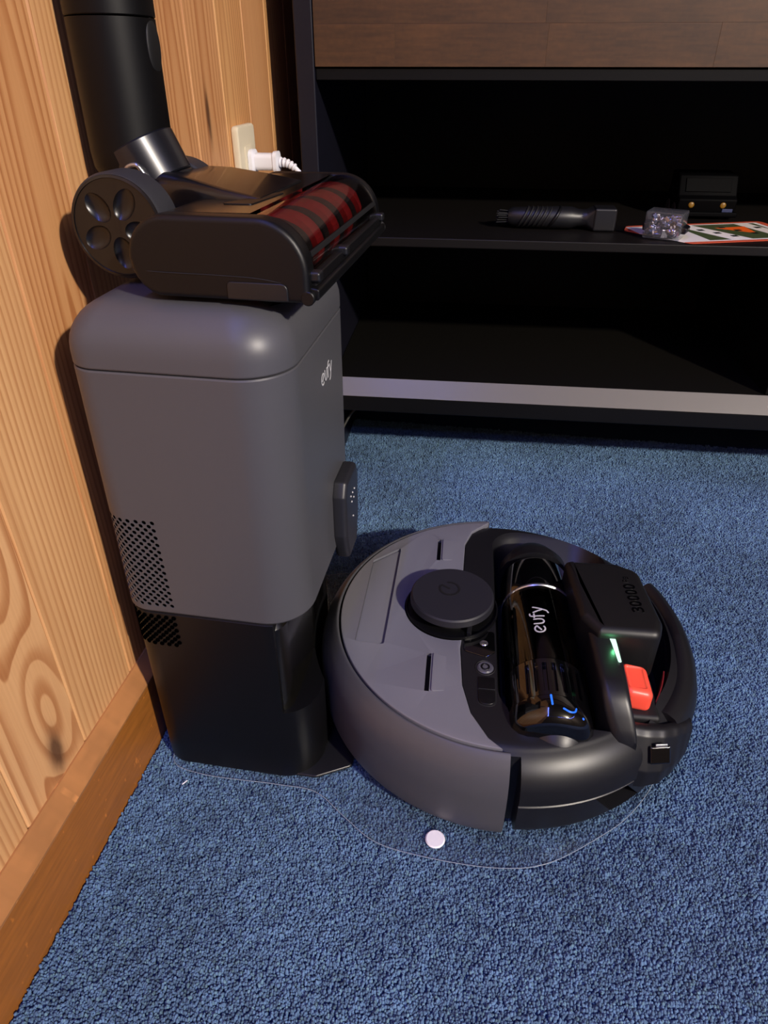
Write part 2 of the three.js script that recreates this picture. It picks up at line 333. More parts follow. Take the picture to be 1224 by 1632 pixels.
{
  const t = thing('book', 'dark upright book with pinkish cover at right end of bottom shelf', 'book', [0.6, 0.161, -0.08], 'cabinet');
  part('cover', join([box(0.590, 0.5925, 0.1612, 0.23, -0.14, -0.03, 0.0005), box(0.604, 0.6065, 0.1612, 0.23, -0.14, -0.03, 0.0005), box(0.590, 0.6065, 0.1612, 0.23, -0.032, -0.0295, 0.0005)]), std(0x8a5a52, 0.6), t);
  part('pages', box(0.593, 0.6035, 0.163, 0.228, -0.138, -0.033, 0.0003), std(0xc8bfae, 0.9), t);
}
// accessory tool on the middle shelf
{
  const Y = 0.3605, zc = -0.075, t = thing('cleaning_tool', 'black plastic dusting brush attachment lying on the middle shelf', 'brush', [0.26, Y, zc], 'cabinet');
  const along = (pts, seg = 28) => { const g = lathe(pts, seg, 0.5); g.rotateZ(-Math.PI / 2); g.translate(0, Y + 0.0145, zc); return g; };   // lathe y -> +x
  const ax = pts => along(pts.map(p => [p[0], p[1]]));
  part('barrel', ax([[0, 0.203], [0.0085, 0.203], [0.0115, 0.209], [0.0125, 0.24], [0.0135, 0.262], [0.0135, 0.284], [0.0105, 0.293], [0.0105, 0.302], [0, 0.302]]), M.satin, t);
  part('socket', box(0.311, 0.3395, Y + 0.0005, Y + 0.0285, zc - 0.014, zc + 0.014, 0.003), M.satin, t);
  part('neck', loft([[0.296, 0.0105], [0.303, 0.0108], [0.3115, 0.013]].map(([x, h]) => rrect(0, 0, h, h, x > 0.305 ? 0.004 : 0.0105, 5).map(([a, b]) => [x, Y + 0.0145 + a, zc + b]))), M.satin, t);
  for (let i = 0; i < 6; i++) {                       // slanted ribbed collar
    const r = new THREE.TorusGeometry(0.0132, 0.0016, 8, 28); r.rotateY(Math.PI / 2); r.rotateZ(-0.5); r.translate(0.222 + i * 0.006, Y + 0.0148, zc);
    part('rib', r, M.matte, t);
  }
  const band = new THREE.TorusGeometry(0.0138, 0.0022, 10, 28); band.rotateY(Math.PI / 2); band.rotateZ(-0.55); band.translate(0.262, Y + 0.0148, zc);
  part('collar', band, M.black, t);
  part('bristles', join(Array.from({ length: 26 }, (_, i) => { const a = i * 2.4, r = 0.0015 * Math.sqrt(i); return capped([[0.205, Y + 0.0145 + r * Math.cos(a), zc + r * Math.sin(a)], [0.188 + 0.004 * rnd(), Y + 0.0145 + r * 1.15 * Math.cos(a), zc + r * 1.15 * Math.sin(a)]], 0.0007, 2, 5); })), M.matte, t);
}
// carded toys in clear plastic on the middle shelf
function cardTex() {
  const c = document.createElement('canvas'); c.width = 512; c.height = 384; const x = c.getContext('2d');
  x.fillStyle = '#c8563a'; x.fillRect(0, 0, 512, 384);
  x.fillStyle = '#e9e2da'; x.fillRect(26, 26, 460, 332);
  x.fillStyle = '#44502f'; x.fillRect(190, 40, 280, 300);
  x.fillStyle = '#efe9e0'; x.beginPath(); x.moveTo(190, 40); x.lineTo(250, 40); x.lineTo(330, 340); x.lineTo(260, 340); x.fill();
  x.fillStyle = '#e8e0d2'; x.beginPath(); x.moveTo(400, 40); x.lineTo(450, 40); x.lineTo(486, 340); x.lineTo(430, 340); x.fill();
  x.fillStyle = '#f0641e'; x.beginPath(); x.moveTo(300, 110); x.lineTo(410, 100); x.lineTo(390, 250); x.closePath(); x.fill();
  x.fillStyle = '#1c2018'; for (let i = 0; i < 9; i++) x.fillRect(200 + i * 29, 60 + (i * 67) % 240, 22, 30);
  const t = new THREE.CanvasTexture(c); t.colorSpace = THREE.SRGBColorSpace; return t;
}
function toyCar(cx, y, cz, rot, body, parent, lamps) {
  const tr = g => { g.rotateY(rot); g.translate(cx, y, cz); return g; };
  const car = part('toy_car', tr(slabZ(roundPoly([[-0.026, 0.003], [0.026, 0.003], [0.027, 0.010], [0.017, 0.0135], [0.009, 0.021], [-0.012, 0.021], [-0.018, 0.014], [-0.027, 0.012]], 0.002), -0.011, 0.011, 0.002)), body, parent);
  for (const sx of [-1, 1]) for (const sz of [-1, 1]) part('wheel', tr(cyl(0.0052, 0.0052, 0.004, 18).rotateX(Math.PI / 2).translate(sx * 0.016, 0.0052, sz * 0.0105 - 0.002)), M.matte, car);
  if (lamps) for (const sz of [-1, 1]) part('lamp', tr(new THREE.SphereGeometry(0.003, 12, 8).translate(0.026, 0.009, sz * 0.007)), lamps, car);
}
{
  const Y = 0.3605, t = thing('blister_pack', 'toy in a clear plastic blister on an orange and white printed card', 'toy', [0.45, Y, -0.08], 'cabinet');
  const e1 = [0.96, -0.28], e2 = [-0.28, -0.96], B0 = [0.42, -0.002], P = (u, v) => [B0[0] + e1[0] * u + e2[0] * v, B0[1] + e1[1] * u + e2[1] * v];
  const card = plan(roundPoly([P(0, 0), P(0.165, 0), P(0.165, 0.11), P(-0.03, 0.11), P(-0.045, 0.085)], 0.01), Y + 0.0006, Y + 0.0013, 0.0002, [], 1);
  { const p = card.attributes.position, uv = new Float32Array(p.count * 2); for (let i = 0; i < p.count; i++) { const dx = p.getX(i) - B0[0], dz = p.getZ(i) - B0[1]; uv[2 * i] = ((dx * e1[0] + dz * e1[1]) + 0.045) / 0.21; uv[2 * i + 1] = (dx * e2[0] + dz * e2[1]) / 0.11; } card.setAttribute('uv', new THREE.BufferAttribute(uv, 2)); }
  part('card', card, new THREE.MeshStandardMaterial({ map: cardTex(), roughness: 0.4 }), t);
  const bl = plan(roundPoly([[-0.022, -0.017], [0.022, -0.017], [0.022, 0.017], [-0.022, 0.017]], 0.003, 4), 0, 0.031, 0.0015); bl.rotateY(-0.45); bl.translate(0.394, Y + 0.0014, -0.034);
  part('blister', bl, new THREE.MeshPhysicalMaterial({ color: 0xf8faff, roughness: 0.04, transmission: 0.96, thickness: 0, ior: 1.5 }), t);
  const gs = [], q = (x, y, z) => { const c = Math.cos(-0.45), n = Math.sin(-0.45); return [0.394 + x * c + z * n, Y + 0.0016 + y, -0.034 - x * n + z * c]; };
  for (let i = 0; i < 60; i++) { const r = 0.0016 + rnd() * 0.0032, g = rnd() < 0.5 ? new THREE.IcosahedronGeometry(r, 1) : new RoundedBoxGeometry(r * 2, r * 1.4, r * 2.4, 1, r * 0.2); g.rotateX(rnd() * 3); g.rotateY(rnd() * 3); const [x, y, z] = q(-0.017 + rnd() * 0.034, 0.004 + rnd() * 0.021, 0.005 + rnd() * 0.008); g.translate(x, y, z); g.deleteAttribute('uv'); gs.push(g.index ? g.toNonIndexed() : g); }
  part('chrome_glints', mergeGeometries(gs), new THREE.MeshStandardMaterial({ color: 0xb0aab0, metalness: 0.95, roughness: 0.16 }), t);  // loose chrome bits added to imitate highlights on the wrinkled plastic
  const c0 = q(0, 0.003, -0.006); toyCar(c0[0], c0[1], c0[2], -0.45, std(0x0c0c10, 0.3), t);
}
{
  const Y = 0.3605, t = thing('toy_truck', 'dark toy truck with two yellow lamps at the back of the middle shelf', 'toy', [0.475, Y, -0.19], 'cabinet');
  const m = new THREE.MeshPhysicalMaterial({ color: 0x030304, roughness: 0.6, specularIntensity: 0.1 });
  part('cab', slabX(roundPoly([[-0.225, Y + 0.008], [-0.163, Y + 0.008], [-0.160, Y + 0.026], [-0.168, Y + 0.03], [-0.18, Y + 0.054], [-0.222, Y + 0.056]], 0.003), 0.437, 0.515, 0.003), m, t);
  for (const x of [0.455, 0.497]) part('lamp', new THREE.SphereGeometry(0.0042, 14, 10).scale(1, 1, 0.5).translate(x, Y + 0.019, -0.1615), std(0x7a5812, 0.4), t);
  part('number_plate', box(0.497, 0.511, Y + 0.009, Y + 0.0145, -0.1625, -0.1605, 0.0005), std(0x1c2850, 0.5), t);
  part('bumper', box(0.434, 0.518, Y + 0.004, Y + 0.0105, -0.166, -0.1585, 0.002), m, t);
  for (const x of [0.436, 0.507]) for (const z of [-0.178, -0.212]) part('wheel', cyl(0.0095, 0.0095, 0.009, 24).rotateZ(-Math.PI / 2).translate(x, Y + 0.0097, z), M.rubber, t);
  part('windscreen', (() => { const g = box(-0.03, 0.03, -0.009, 0.009, -0.0006, 0.0006, 0.0005, 1); g.rotateX(-0.46); g.translate(0.476, Y + 0.0425, -0.1732); return g; })(), m, t);
}

// ---------------------------------------------------------------- outlet and plug on the left wall
{
  const zc = -0.8145, yc = 0.434, t = thing('wall_outlet', 'ivory outlet plate on the wood plank wall with a white plug in it', 'outlet', [plankX, yc, zc]);
  part('plate', slabX(roundPoly([[zc - 0.027, yc - 0.055], [zc + 0.027, yc - 0.055], [zc + 0.027, yc + 0.055], [zc - 0.027, yc + 0.055]], 0.006), plankX, plankX + 0.0085, 0.003), M.ivory, t);
  for (const dy of [0.021, -0.021]) {
    const f = part('socket', slabX(roundPoly([[zc - 0.012, yc + dy - 0.014], [zc + 0.012, yc + dy - 0.014], [zc + 0.012, yc + dy + 0.014], [zc - 0.012, yc + dy + 0.014]], 0.004), plankX + 0.0075, plankX + 0.0095, 0.0008), M.ivory, t);
    for (const dz of [-0.0063, 0.0063]) part('slot', box(plankX + 0.009, plankX + 0.0097, yc + dy - 0.003, yc + dy + 0.004, zc + dz - 0.0008, zc + dz + 0.0008, 0.0002, 1), M.matte, f);
  }
}
{
  const zc = -0.818, y = 0.453, x0 = plankX + 0.0098, t = thing('power_plug', 'white plug with ribbed strain relief in the ivory outlet', 'plug', [x0, y, zc]);
  const ring = (x, hy, hz, yy = y) => rrect(0, 0, hy, hz, Math.min(hy, hz) * 0.6, 5).map(([a, b]) => [x, yy + a, zc + b]);
  part('plug_body', loft([ring(x0, 0.012, 0.011), ring(x0 + 0.004, 0.012, 0.011), ring(x0 + 0.006, 0.0085, 0.0085), ring(x0 + 0.026, 0.0085, 0.0085), ring(x0 + 0.027, 0.0105, 0.0095), ring(x0 + 0.031, 0.0105, 0.0095), ring(x0 + 0.032, 0.007, 0.007)]), M.white, t);
  const cv = new THREE.CatmullRomCurve3([[x0 + 0.031, y, zc], [x0 + 0.041, y - 0.001, zc + 0.001], [x0 + 0.052, y - 0.007, zc + 0.002], [x0 + 0.062, y - 0.022, zc + 0.003], [x0 + 0.067, y - 0.08, zc + 0.003], [x0 + 0.05, y - 0.25, zc], [x0 + 0.03, 0.004, zc + 0.02]].map(p => new THREE.Vector3(...p)));
  part('cord', new THREE.TubeGeometry(cv, 90, 0.0026, 10, false), M.white, t);
  for (let i = 0; i < 5; i++) { const u = 0.006 + i * 0.0085, p = cv.getPointAt(u), d = cv.getTangentAt(u), r = new THREE.TorusGeometry(0.0038 - i * 0.0003, 0.0016, 8, 18); r.applyQuaternion(new THREE.Quaternion().setFromUnitVectors(new THREE.Vector3(0, 0, 1), d)); r.translate(p.x, p.y, p.z); part('strain_rib', r, M.white, t); }
}

// ---------------------------------------------------------------- docking station
const font = await new FontLoader().loadAsync('fonts/droid/droid_sans_regular.typeface.json');
const fontBold = await new FontLoader().loadAsync('fonts/droid/droid_sans_bold.typeface.json');
function wordmark(size, depth) {        // the lettering on the appliances: a leaning e, then u f y
  const gs = []; let pen = 0; const st = size * 0.1;
  const e = [];
  const pe = a => [Math.cos(a) * size * 0.27, Math.sin(a) * size * 0.27];
  const arc = []; for (let i = 0; i <= 20; i++) { const a = (35 + i * 13.6) * Math.PI / 180; arc.push([...pe(a), 0]); }
  e.push(capped(arc.map(p => [p[0] + size * 0.3, p[1] + size * 0.28, 0]), st * 0.5, 30, 6));
  const p0 = pe(35 * Math.PI / 180), p1 = pe(215 * Math.PI / 180);
  e.push(capped([[p0[0] + size * 0.3, p0[1] + size * 0.28, 0], [p1[0] * 0.35 + size * 0.3, p1[1] * 0.35 + size * 0.28, 0]], st * 0.5, 2, 6));
  for (const g of e) { g.scale(1, 1, 0.25); g.translate(0, 0, depth * 0.5); gs.push(g); }
  const S = p => p.map(q => [q[0] * size, q[1] * size, 0]), ln = (p, n = 24) => { const g = capped(S(p), st * 0.5, n, 6); g.scale(1, 1, 0.25); g.translate(0, 0, depth * 0.5); gs.push(g); };
  ln([[0.70, 0.55], [0.70, 0.27], [0.74, 0.11], [0.88, 0.03], [1.02, 0.11], [1.06, 0.27], [1.06, 0.55]]);
  ln([[1.30, 0.01], [1.30, 0.45], [1.31, 0.62], [1.38, 0.74], [1.52, 0.76]]); ln([[1.20, 0.53], [1.48, 0.53]], 2);
  ln([[1.62, 0.55], [1.84, 0.04]], 2); ln([[2.04, 0.55], [1.84, 0.04], [1.74, -0.18], [1.62, -0.24]]);
  return join(gs);
}
const ST = { x0: -0.273, x1: -0.125, z0: -0.541, z1: -0.372, top: 0.4255 };
{
  const cx = (ST.x0 + ST.x1) / 2, cz = (ST.z0 + ST.z1) / 2, hx = (ST.x1 - ST.x0) / 2, hz = (ST.z1 - ST.z0) / 2, R = 0.022;
  const t = thing('docking_station', 'tall grey and black self-emptying dock standing against the wood wall', 'vacuum dock', [cx, 0, cz]);
  const ring = (inset, y) => { const k = Math.max(0, y - 0.2) * 0.012; return rrect4(ST.x0 + inset + k, ST.x1 - inset, ST.z0 + inset, ST.z1 - inset, [0.02, R, R, 0.034].map(r => Math.max(0.004, r - inset * 0.6)), 12).map(([a, b]) => [a, y, b]); };
  
  const shellRings = [ring(0.004, 0.1875), ring(0.0012, 0.1885), ring(0, 0.1905)];
  for (let i = 1; i <= 8; i++) shellRings.push(ring(0, 0.1905 + (0.3852 - 0.1905) * i / 8));
  shellRings.push(ring(0.0006, 0.3862));
  let shell = loft(shellRings, true, true, 0.45);
  let lower = (() => { const rs = [ring(0.004, 0.001), ring(0.002, 0.003), ring(0.0012, 0.008)]; for (let i = 1; i <= 6; i++) rs.push(ring(0.0012, 0.008 + 0.178 * i / 6)); rs.push(ring(0.003, 0.1872)); return loft(rs, true, true, 0.45); })();
  // recess for the robot: a step in the front and a curved bay
  const rc = frames.robot.o;
  const bay = cyl(0.183, 0.183, 0.19, 96, 0.003).translate(rc.x, 0.012, rc.z);
  const step = box(-0.151, -0.10, 0.0875, 0.21, -0.7, -0.3, 0.001);
  lower = csg(lower, [[step], [bay]]);
  { const lr = (y, q) => rrect4(-0.18, -0.1445 - q, -0.53, -0.3745 - q, [0.003, 0.003, 0.003, 0.017]).map(([a, b]) => [a, y, b]);
    part('recess_lining', csg(loft([lr(0.0872, 0), lr(0.12, 0), lr(0.15, 0), lr(0.178, 0), lr(0.187, 0.006)], true, true, 0.6), [[bay.clone()]]), new THREE.MeshPhysicalMaterial({ color: 0x0c0b08, roughness: 0.25, clearcoat: 0.5, clearcoatRoughness: 0.2 }), t); }
  // perforated vents wrapping round the corner near the wall
  const holeAt = (s, y, depth) => {      // s: distance along the contour from the end of the corner arc, negative round the corner
    const r = R, xc = ST.x0 + r, zc2 = ST.z1 - r; let px, pz, nx, nz;
    if (s >= 0) { px = xc + s; pz = ST.z1; nx = 0; nz = 1; }
    else { const a = -s / r; nx = -Math.sin(a); nz = Math.cos(a); px = xc + r * nx; pz = zc2 + r * nz; }
    const g = new THREE.CylinderGeometry(0.0018, 0.0018, depth * 2, 8); g.rotateX(Math.PI / 2);
    g.applyQuaternion(new THREE.Quaternion().setFromUnitVectors(new THREE.Vector3(0, 0, 1), new THREE.Vector3(nx, 0, nz))); g.translate(px, y, pz); return [g, px, pz, nx, nz];
  };
  const cutA = [], cutB = [], backA = [], backB = [];
  const mk = (yTop, yBot, cut, back) => {
    let k = 0;
    for (let y = yTop; y > yBot; y -= 0.0032, k++) for (let s = -0.036 + (k % 2) * 0.0031; s < 0.0215; s += 0.0062) {
      const sh = s + (yTop - y) * 0.02; const [g, px, pz, nx, nz] = holeAt(sh, y, 0.0045); cut.push(g);
      const d = new THREE.CylinderGeometry(0.0019, 0.0019, 0.0006, 8); d.rotateX(Math.PI / 2); d.applyQuaternion(new THREE.Quaternion().setFromUnitVectors(new THREE.Vector3(0, 0, 1), new THREE.Vector3(nx, 0, nz))); d.translate(px - nx * 0.0010, y, pz - nz * 0.0010); back.push(d);
    }
  };
  mk(0.2735, 0.194, cutA, backA); mk(0.183, 0.151, cutB, backB);
  shell = csg(shell, [[join(cutA)]]); lower = csg(lower, [[join(cutB)]]);
  part('lower_body', lower, M.black, t, 'black lower half with a bay for the robot');
  part('upper_shell', shell, M.greyShell, t);
  const vm = part('vent_shade', join([...backA, ...backB]), new THREE.MeshPhysicalMaterial({ color: 0x020202, roughness: 0.9, specularIntensity: 0 }), t); vm.userData.kind = 'stuff';  // black discs inside the holes imitate their deep shade
  const F = 0.03, lid = [ring(0.0006, 0.3872), ring(0, 0.3882), ring(0, ST.top - F)];
  for (let i = 1; i <= 10; i++) { const a = i / 10 * Math.PI / 2; lid.push(ring(F * (1 - Math.cos(a)), ST.top - F + F * Math.sin(a))); }
  const lidRing = lid.length;
  part('lid', loft(lid, true, true, 0.5), M.greyShell, t);
  // indicator panel on the front
  const pp = roundPoly([[-0.472, 0.205], [-0.482, 0.176], [-0.512, 0.176], [-0.522, 0.205], [-0.522, 0.244], [-0.516, 0.256], [-0.479, 0.256], [-0.472, 0.244]], 0.004);
  const ip = part('indicator_panel', slabX(pp, -0.127, -0.1135, 0.004, 4), std(0x24242a, 0.4), t);
  for (const [z, y] of [[-0.490, 0.236], [-0.497, 0.236], [-0.504, 0.236], [-0.493, 0.229], [-0.501, 0.229], [-0.497, 0.212]]) part('icon', new THREE.SphereGeometry(0.0009, 8, 6).translate(-0.1135, y, z), M.logo, ip);
  part('front_chin', slabX(roundPoly([[-0.44, 0.189], [-0.525, 0.189], [-0.515, 0.172], [-0.455, 0.172]], 0.006), -0.165, -0.133, 0.004), M.satin, t);
  const w = wordmark(0.0152, 0.0004); w.rotateY(Math.PI / 2); w.translate(ST.x1 + 0.0001, 0.349, -0.4565);
  part('wordmark', w, M.logo, t, 'pale printed brand lettering');
}

// ---------------------------------------------------------------- clear mat with a white dot
{
  const pts = []; const ctl = [[-0.268, -0.40], [-0.262, -0.372], [-0.235, -0.3645], [-0.16, -0.3655], [-0.125, -0.364], [-0.095, -0.345], [-0.065, -0.327], [-0.016, -0.3205], [0.042, -0.322], [0.075, -0.331], [0.118, -0.3605], [0.150, -0.39], [0.18, -0.44], [0.19, -0.51], [0.18, -0.6], [0.12, -0.68], [0.03, -0.715], [-0.1, -0.69], [-0.2, -0.66], [-0.262, -0.6], [-0.27, -0.5]];
  const cv = new THREE.CatmullRomCurve3(ctl.map(p => new THREE.Vector3(p[0], 0, p[1])), true);
  for (let i = 0; i < 160; i++) { const p = cv.getPoint(i / 160); pts.push([p.x, p.z]); }
  const t = thing('docking_mat', 'thin clear plastic floor mat lying under the dock and robot', 'mat', [0.0, 0.001, -0.5]);
  part('sheet', plan(pts, 0.0008, 0.0022, 0.0005), new THREE.MeshPhysicalMaterial({ color: 0xffffff, roughness: 0.2, transmission: 1, thickness: 0, ior: 1.4 }), t);
  { const c3 = new THREE.CatmullRomCurve3(pts.filter((_, i) => i % 2 === 0).map(p => new THREE.Vector3(p[0], 0.0018, p[1])), true); part('rim', new THREE.TubeGeometry(c3, 240, 0.00032, 6, true), std(0x8b97a6, 0.25), t); }  // pale tube drawn as the edge highlight of the clear sheet
  part('dock_ramp', plan(roundPoly([[-0.262, -0.3755], [-0.128, -0.377], [-0.098, -0.394], [-0.10, -0.53], [-0.262, -0.53]], 0.006), 0.0022, 0.0055, 0.0012), M.satin, t);
}
{
  const t = thing('sticker', 'small white round pad on the clear mat in front of the robot', 'sticker', [-0.0148, 0.0022, -0.337]);
  part('pad', cyl(0.0083, 0.0079, 0.0016, 36).translate(-0.0148, 0.0023, -0.337), std(0xe6e4ea, 0.6), t);
}
{
  const t = thing('lint', 'tiny pale lint fleck on the carpet in front of the dock', 'lint', [-0.243, 0.002, -0.352]);
  part('fleck', capped([[-0.2445, 0.003, -0.3505], [-0.243, 0.0036, -0.352], [-0.242, 0.003, -0.3545]], 0.0006, 8, 6), M.white, t);
}

// ---------------------------------------------------------------- robot vacuum (robot frame: +x to the handle end, +z towards the camera)
const circ = (cx, cz, r, a0, a1, n) => Array.from({ length: n + 1 }, (_, i) => { const a = (a0 + (a1 - a0) * i / n) * Math.PI / 180; return [cx + r * Math.cos(a), cz + r * Math.sin(a)]; });
const TC = [-0.0505, -0.005];
const borderA = [[-0.012, -0.1565], [-0.031, -0.136], [-0.0385, -0.112], [-0.040, -0.062]];        // far to turret
const borderB = [[-0.041, 0.05], [-0.0385, 0.094], [-0.031, 0.124], [-0.017, 0.1475], [-0.006, 0.1563]];
function deckOutline(r, grow, turretR) {
  const a0 = Math.atan2(borderB[4][1], borderB[4][0]) * 180 / Math.PI, a1 = Math.atan2(borderA[0][1], borderA[0][0]) * 180 / Math.PI + 360;
  const rim = circ(0, 0, r, a0, a1, 72);
  const A = borderA.slice(1).map(p => [p[0] + grow, p[1]]), B = borderB.slice(0, 4).map(p => [p[0] + grow, p[1]]);
  let mid = [];
  if (turretR) { const dx = A[2][0] - TC[0]; const th = Math.acos(dx / turretR) * 180 / Math.PI; mid = circ(TC[0], TC[1], turretR, -th, -(360 - th), 40); }
  return [...rim, ...A, ...mid, ...B];
}
{
  const t = thing('robot_vacuum', 'round grey and black robot vacuum parked in the tall dock', 'robot vacuum', [0, 0, 0], 'robot');
  const bodyProfile = [[0, 0.012], [0.158, 0.012], [0.170, 0.016], [0.1745, 0.026], [0.1752, 0.053], [0.1742, 0.0538], [0.1742, 0.0552], [0.1758, 0.0562], [0.1756, 0.064], [0.1735, 0.0735], [0.169, 0.0822], [0.1625, 0.0893], [0.155, 0.0943], [0.147, 0.0973], [0.12, 0.0985], [0, 0.0985]];
  const sp = new THREE.SplineCurve(bodyProfile.slice(8, 15).map(p => new THREE.Vector2(...p))).getPoints(26).map(v => [v.x, v.y]);
  const body = lathe([...bodyProfile.slice(0, 8), ...sp, ...bodyProfile.slice(15)], 180, 0.5);
  const gapNear = 92.3, gapFar = 264.5;
  const gap = plan([...circ(0, 0, 0.1575, 86.8, 266, 64), ...circ(0, 0, 0.24, 266, 86.8, 32)], -0.02, 0.2);
  const pocket = plan(deckOutline(0.1585, 0.0008, 0), 0.0935, 0.2);
  const trough = plan(roundPoly([[-0.001, -0.088], [0.09, -0.088], [0.125, -0.075], [0.14, -0.02], [0.14, 0.06], [0.112, 0.118], [0.085, 0.128], [-0.001, 0.128]], 0.018), 0.04, 0.2);
  const hollow = plan([...circ(0.0, 0, 0.1535, -18, 47, 24), [0.06, 0.118], [0.06, -0.04]], 0.035, 0.2);
  const notch = (() => { const g = plan(roundPoly([[-0.016, -0.03], [0.016, -0.03], [0.016, 0.03], [-0.016, 0.03]], 0.003), -0.015, 0.015, 0.002); g.rotateX(0.0); const p = g.attributes.position; for (let i = 0; i < p.count; i++) p.setX(i, p.getX(i) - p.getY(i) * 0.75); g.computeVertexNormals(); g.rotateY(-0.12 + Math.PI / 2 - 1.0 - 0.57); g.rotateY(0.55); g.translate(0.098, 0.038, 0.152); return g; })();
  const dome = (r0, r1, z0, z1, y) => { const g = lathe([[0, 0], [r0, 0], [r0 * 0.98, (z1 - z0) * 0.25], [(r0 + r1) / 2 * 1.08, (z1 - z0) * 0.62], [r1, z1 - z0], [0, z1 - z0]], 48, 0.9); g.rotateX(-Math.PI / 2); g.translate(0.034, y, -z0); return g; };
  const flare = loft(Array.from({ length: 14 }, (_, i) => { const k = Math.min(1, i / 11), o = 0.056 * k + (i > 11 ? 0.004 * (i - 11) * (i - 11) + 0.003 : 0), y = 0.0515 + 0.0455 * Math.pow(k, 0.9) + (i === 12 ? 0.0015 : i === 13 ? 0.012 : 0);
    return rrect((0.09 - 0.001) / 2 + o * 0.12, (0.128 - 0.088) / 2 - o / 2, 0.0455 + o * 0.24, 0.108 + o / 2, 0.018 + o * 0.3, 10).map(([x, z]) => [x, y, z]); }), true, true, 0.6);
  let b = csg(body, [[gap], [pocket], [trough], [flare], [hollow], [notch]]);
  part('body', b, M.satin, t, 'satin black rear body');
  part('bin_cowl', dome(0.036, 0.012, 0.074, 0.125, 0.0865), M.satin, t);
  { const g = lathe([[0, 0], [0.031, 0], [0.030, 0.008], [0.024, 0.02], [0.012, 0.03], [0, 0.033]], 48, 0.9); g.rotateX(Math.PI / 2); g.translate(0.038, 0.078, 0.122); part('cradle', g, M.satin, t); }
  const bp = [[0.161, 0.012], [0.1705, 0.012], [0.1745, 0.018], [0.1768, 0.032], [0.1772, 0.054], [0.1768, 0.066], [0.1745, 0.079], [0.1705, 0.0885], [0.166, 0.0948], [0.1625, 0.0985], [0.1605, 0.0998], [0.159, 0.0992], [0.159, 0.088], [0.161, 0.084]];
  const bs = new THREE.SplineCurve(bp.slice(1, 12).map(p => new THREE.Vector2(...p))).getPoints(40).map(v => [v.x, v.y]); bp.splice(1, 11, ...bs);
  part('bumper', sweepArc(bp, 90.0 * Math.PI / 180, 266 * Math.PI / 180, 110, 0.4), M.greyShell, t, 'grey curved bumper');
  const panel = roundPoly([[-0.1365, -0.072], [-0.1065, -0.100], [-0.1095, 0.054], [-0.139, 0.053]], 0.004);
  const grow = (p, k) => { const c = p.reduce((s, q) => [s[0] + q[0] / p.length, s[1] + q[1] / p.length], [0, 0]); return p.map(q => { const d = [q[0] - c[0], q[1] - c[1]], l = Math.hypot(...d); return [c[0] + d[0] * (1 + k / l), c[1] + d[1] * (1 + k / l)]; }); };
  const slot = (x, z0, z1, w) => roundPoly([[x - w, z0], [x + w, z0], [x + w, z1], [x - w, z1]], 0.0015);
  const s1 = slot(-0.0665, -0.118, -0.078, 0.0032), s2 = slot(-0.0685, 0.059, 0.106, 0.0032);
  const deck = plan(deckOutline(0.1572, 0, 0.0455), 0.0938, 0.1005, 0.0012, [panel, s1, s2]);
  { const p = deck.attributes.position; for (let i = 0; i < p.count; i++) { const r = Math.hypot(p.getX(i), p.getZ(i)); } }
  part('top_deck', deck, M.greyDeck, t, 'grey front half of the top');
  part('deck_inset', plan(grow(panel, -0.0019), 0.0938, 0.0980, 0.001), M.greyDeck, t);
  for (const s of [s1, s2]) part('speaker_slot', plan(grow(s, -0.0002), 0.0938, 0.0962, 0.0004), M.black, t);
  for (const [x, z0, z1] of [[-0.0595, -0.117, -0.079], [-0.0615, 0.060, 0.105]]) {      // low ramp beside each slot
    const g = plan(roundPoly([[x - 0.0035, z0], [x + 0.012, z0 + 0.003], [x + 0.012, z1 - 0.003], [x - 0.0035, z1]], 0.002), 0.1, 0.1018, 0.0006);
    const p = g.attributes.position; for (let i = 0; i < p.count; i++) { const k = (p.getX(i) - (x - 0.0035)) / 0.0155; p.setY(i, 0.1 + (p.getY(i) - 0.1) * (1 - k * 0.95)); } g.computeVertexNormals();
    part('slot_hood', smooth(g, 0.5), M.greyDeck, t);
  }
  // laser turret
  const tg = thing;
  const cap = cyl(0.0405, 0.0398, 0.0088, 72, 0.0014).translate(TC[0], 0.1088, TC[1]);
  const tur = part('laser_turret', cap, M.turret, t, 'round dark turret with a power symbol');
  part('turret_well', (() => { const g = lathe([[0, 0], [0.0447, 0], [0.0447, 0.0035], [0.0435, 0.0035], [0.042, 0.001], [0, 0.001]], 72, 0.4); g.translate(TC[0], 0.0985, TC[1]); return g; })(), M.black, t);
  part('turret_core', cyl(0.03, 0.03, 0.0105, 48).translate(TC[0], 0.0988, TC[1]), M.matte, t);
  for (const a of [62, 180, 300]) part('turret_post', box(TC[0] + 0.037 * Math.cos(a * Math.PI / 180) - 0.0022, TC[0] + 0.037 * Math.cos(a * Math.PI / 180) + 0.0022, 0.0988, 0.1095, TC[1] + 0.037 * Math.sin(a * Math.PI / 180) - 0.0022, TC[1] + 0.037 * Math.sin(a * Math.PI / 180) + 0.0022, 0.0006), M.satin, tur);
  {
    const y = 0.1177, c0 = [-0.0535, -0.012], gs = [];
    gs.push(plan([...circ(c0[0], c0[1], 0.0105, -105, 205, 40), ...circ(c0[0], c0[1], 0.0083, 205, -105, 40)], y - 0.0002, y + 0.0002));
    const bar = box(-0.0011, 0.0011, y - 0.0002, y + 0.0002, -0.0005, 0.0095, 0.0001, 1).toNonIndexed(); bar.rotateY(-135 * Math.PI / 180 + Math.PI / 2 - Math.PI / 4 - 0.6); bar.translate(c0[0], 0, c0[1]);
    gs.push(bar); part('power_symbol', join(gs), M.matte, tur);
  }
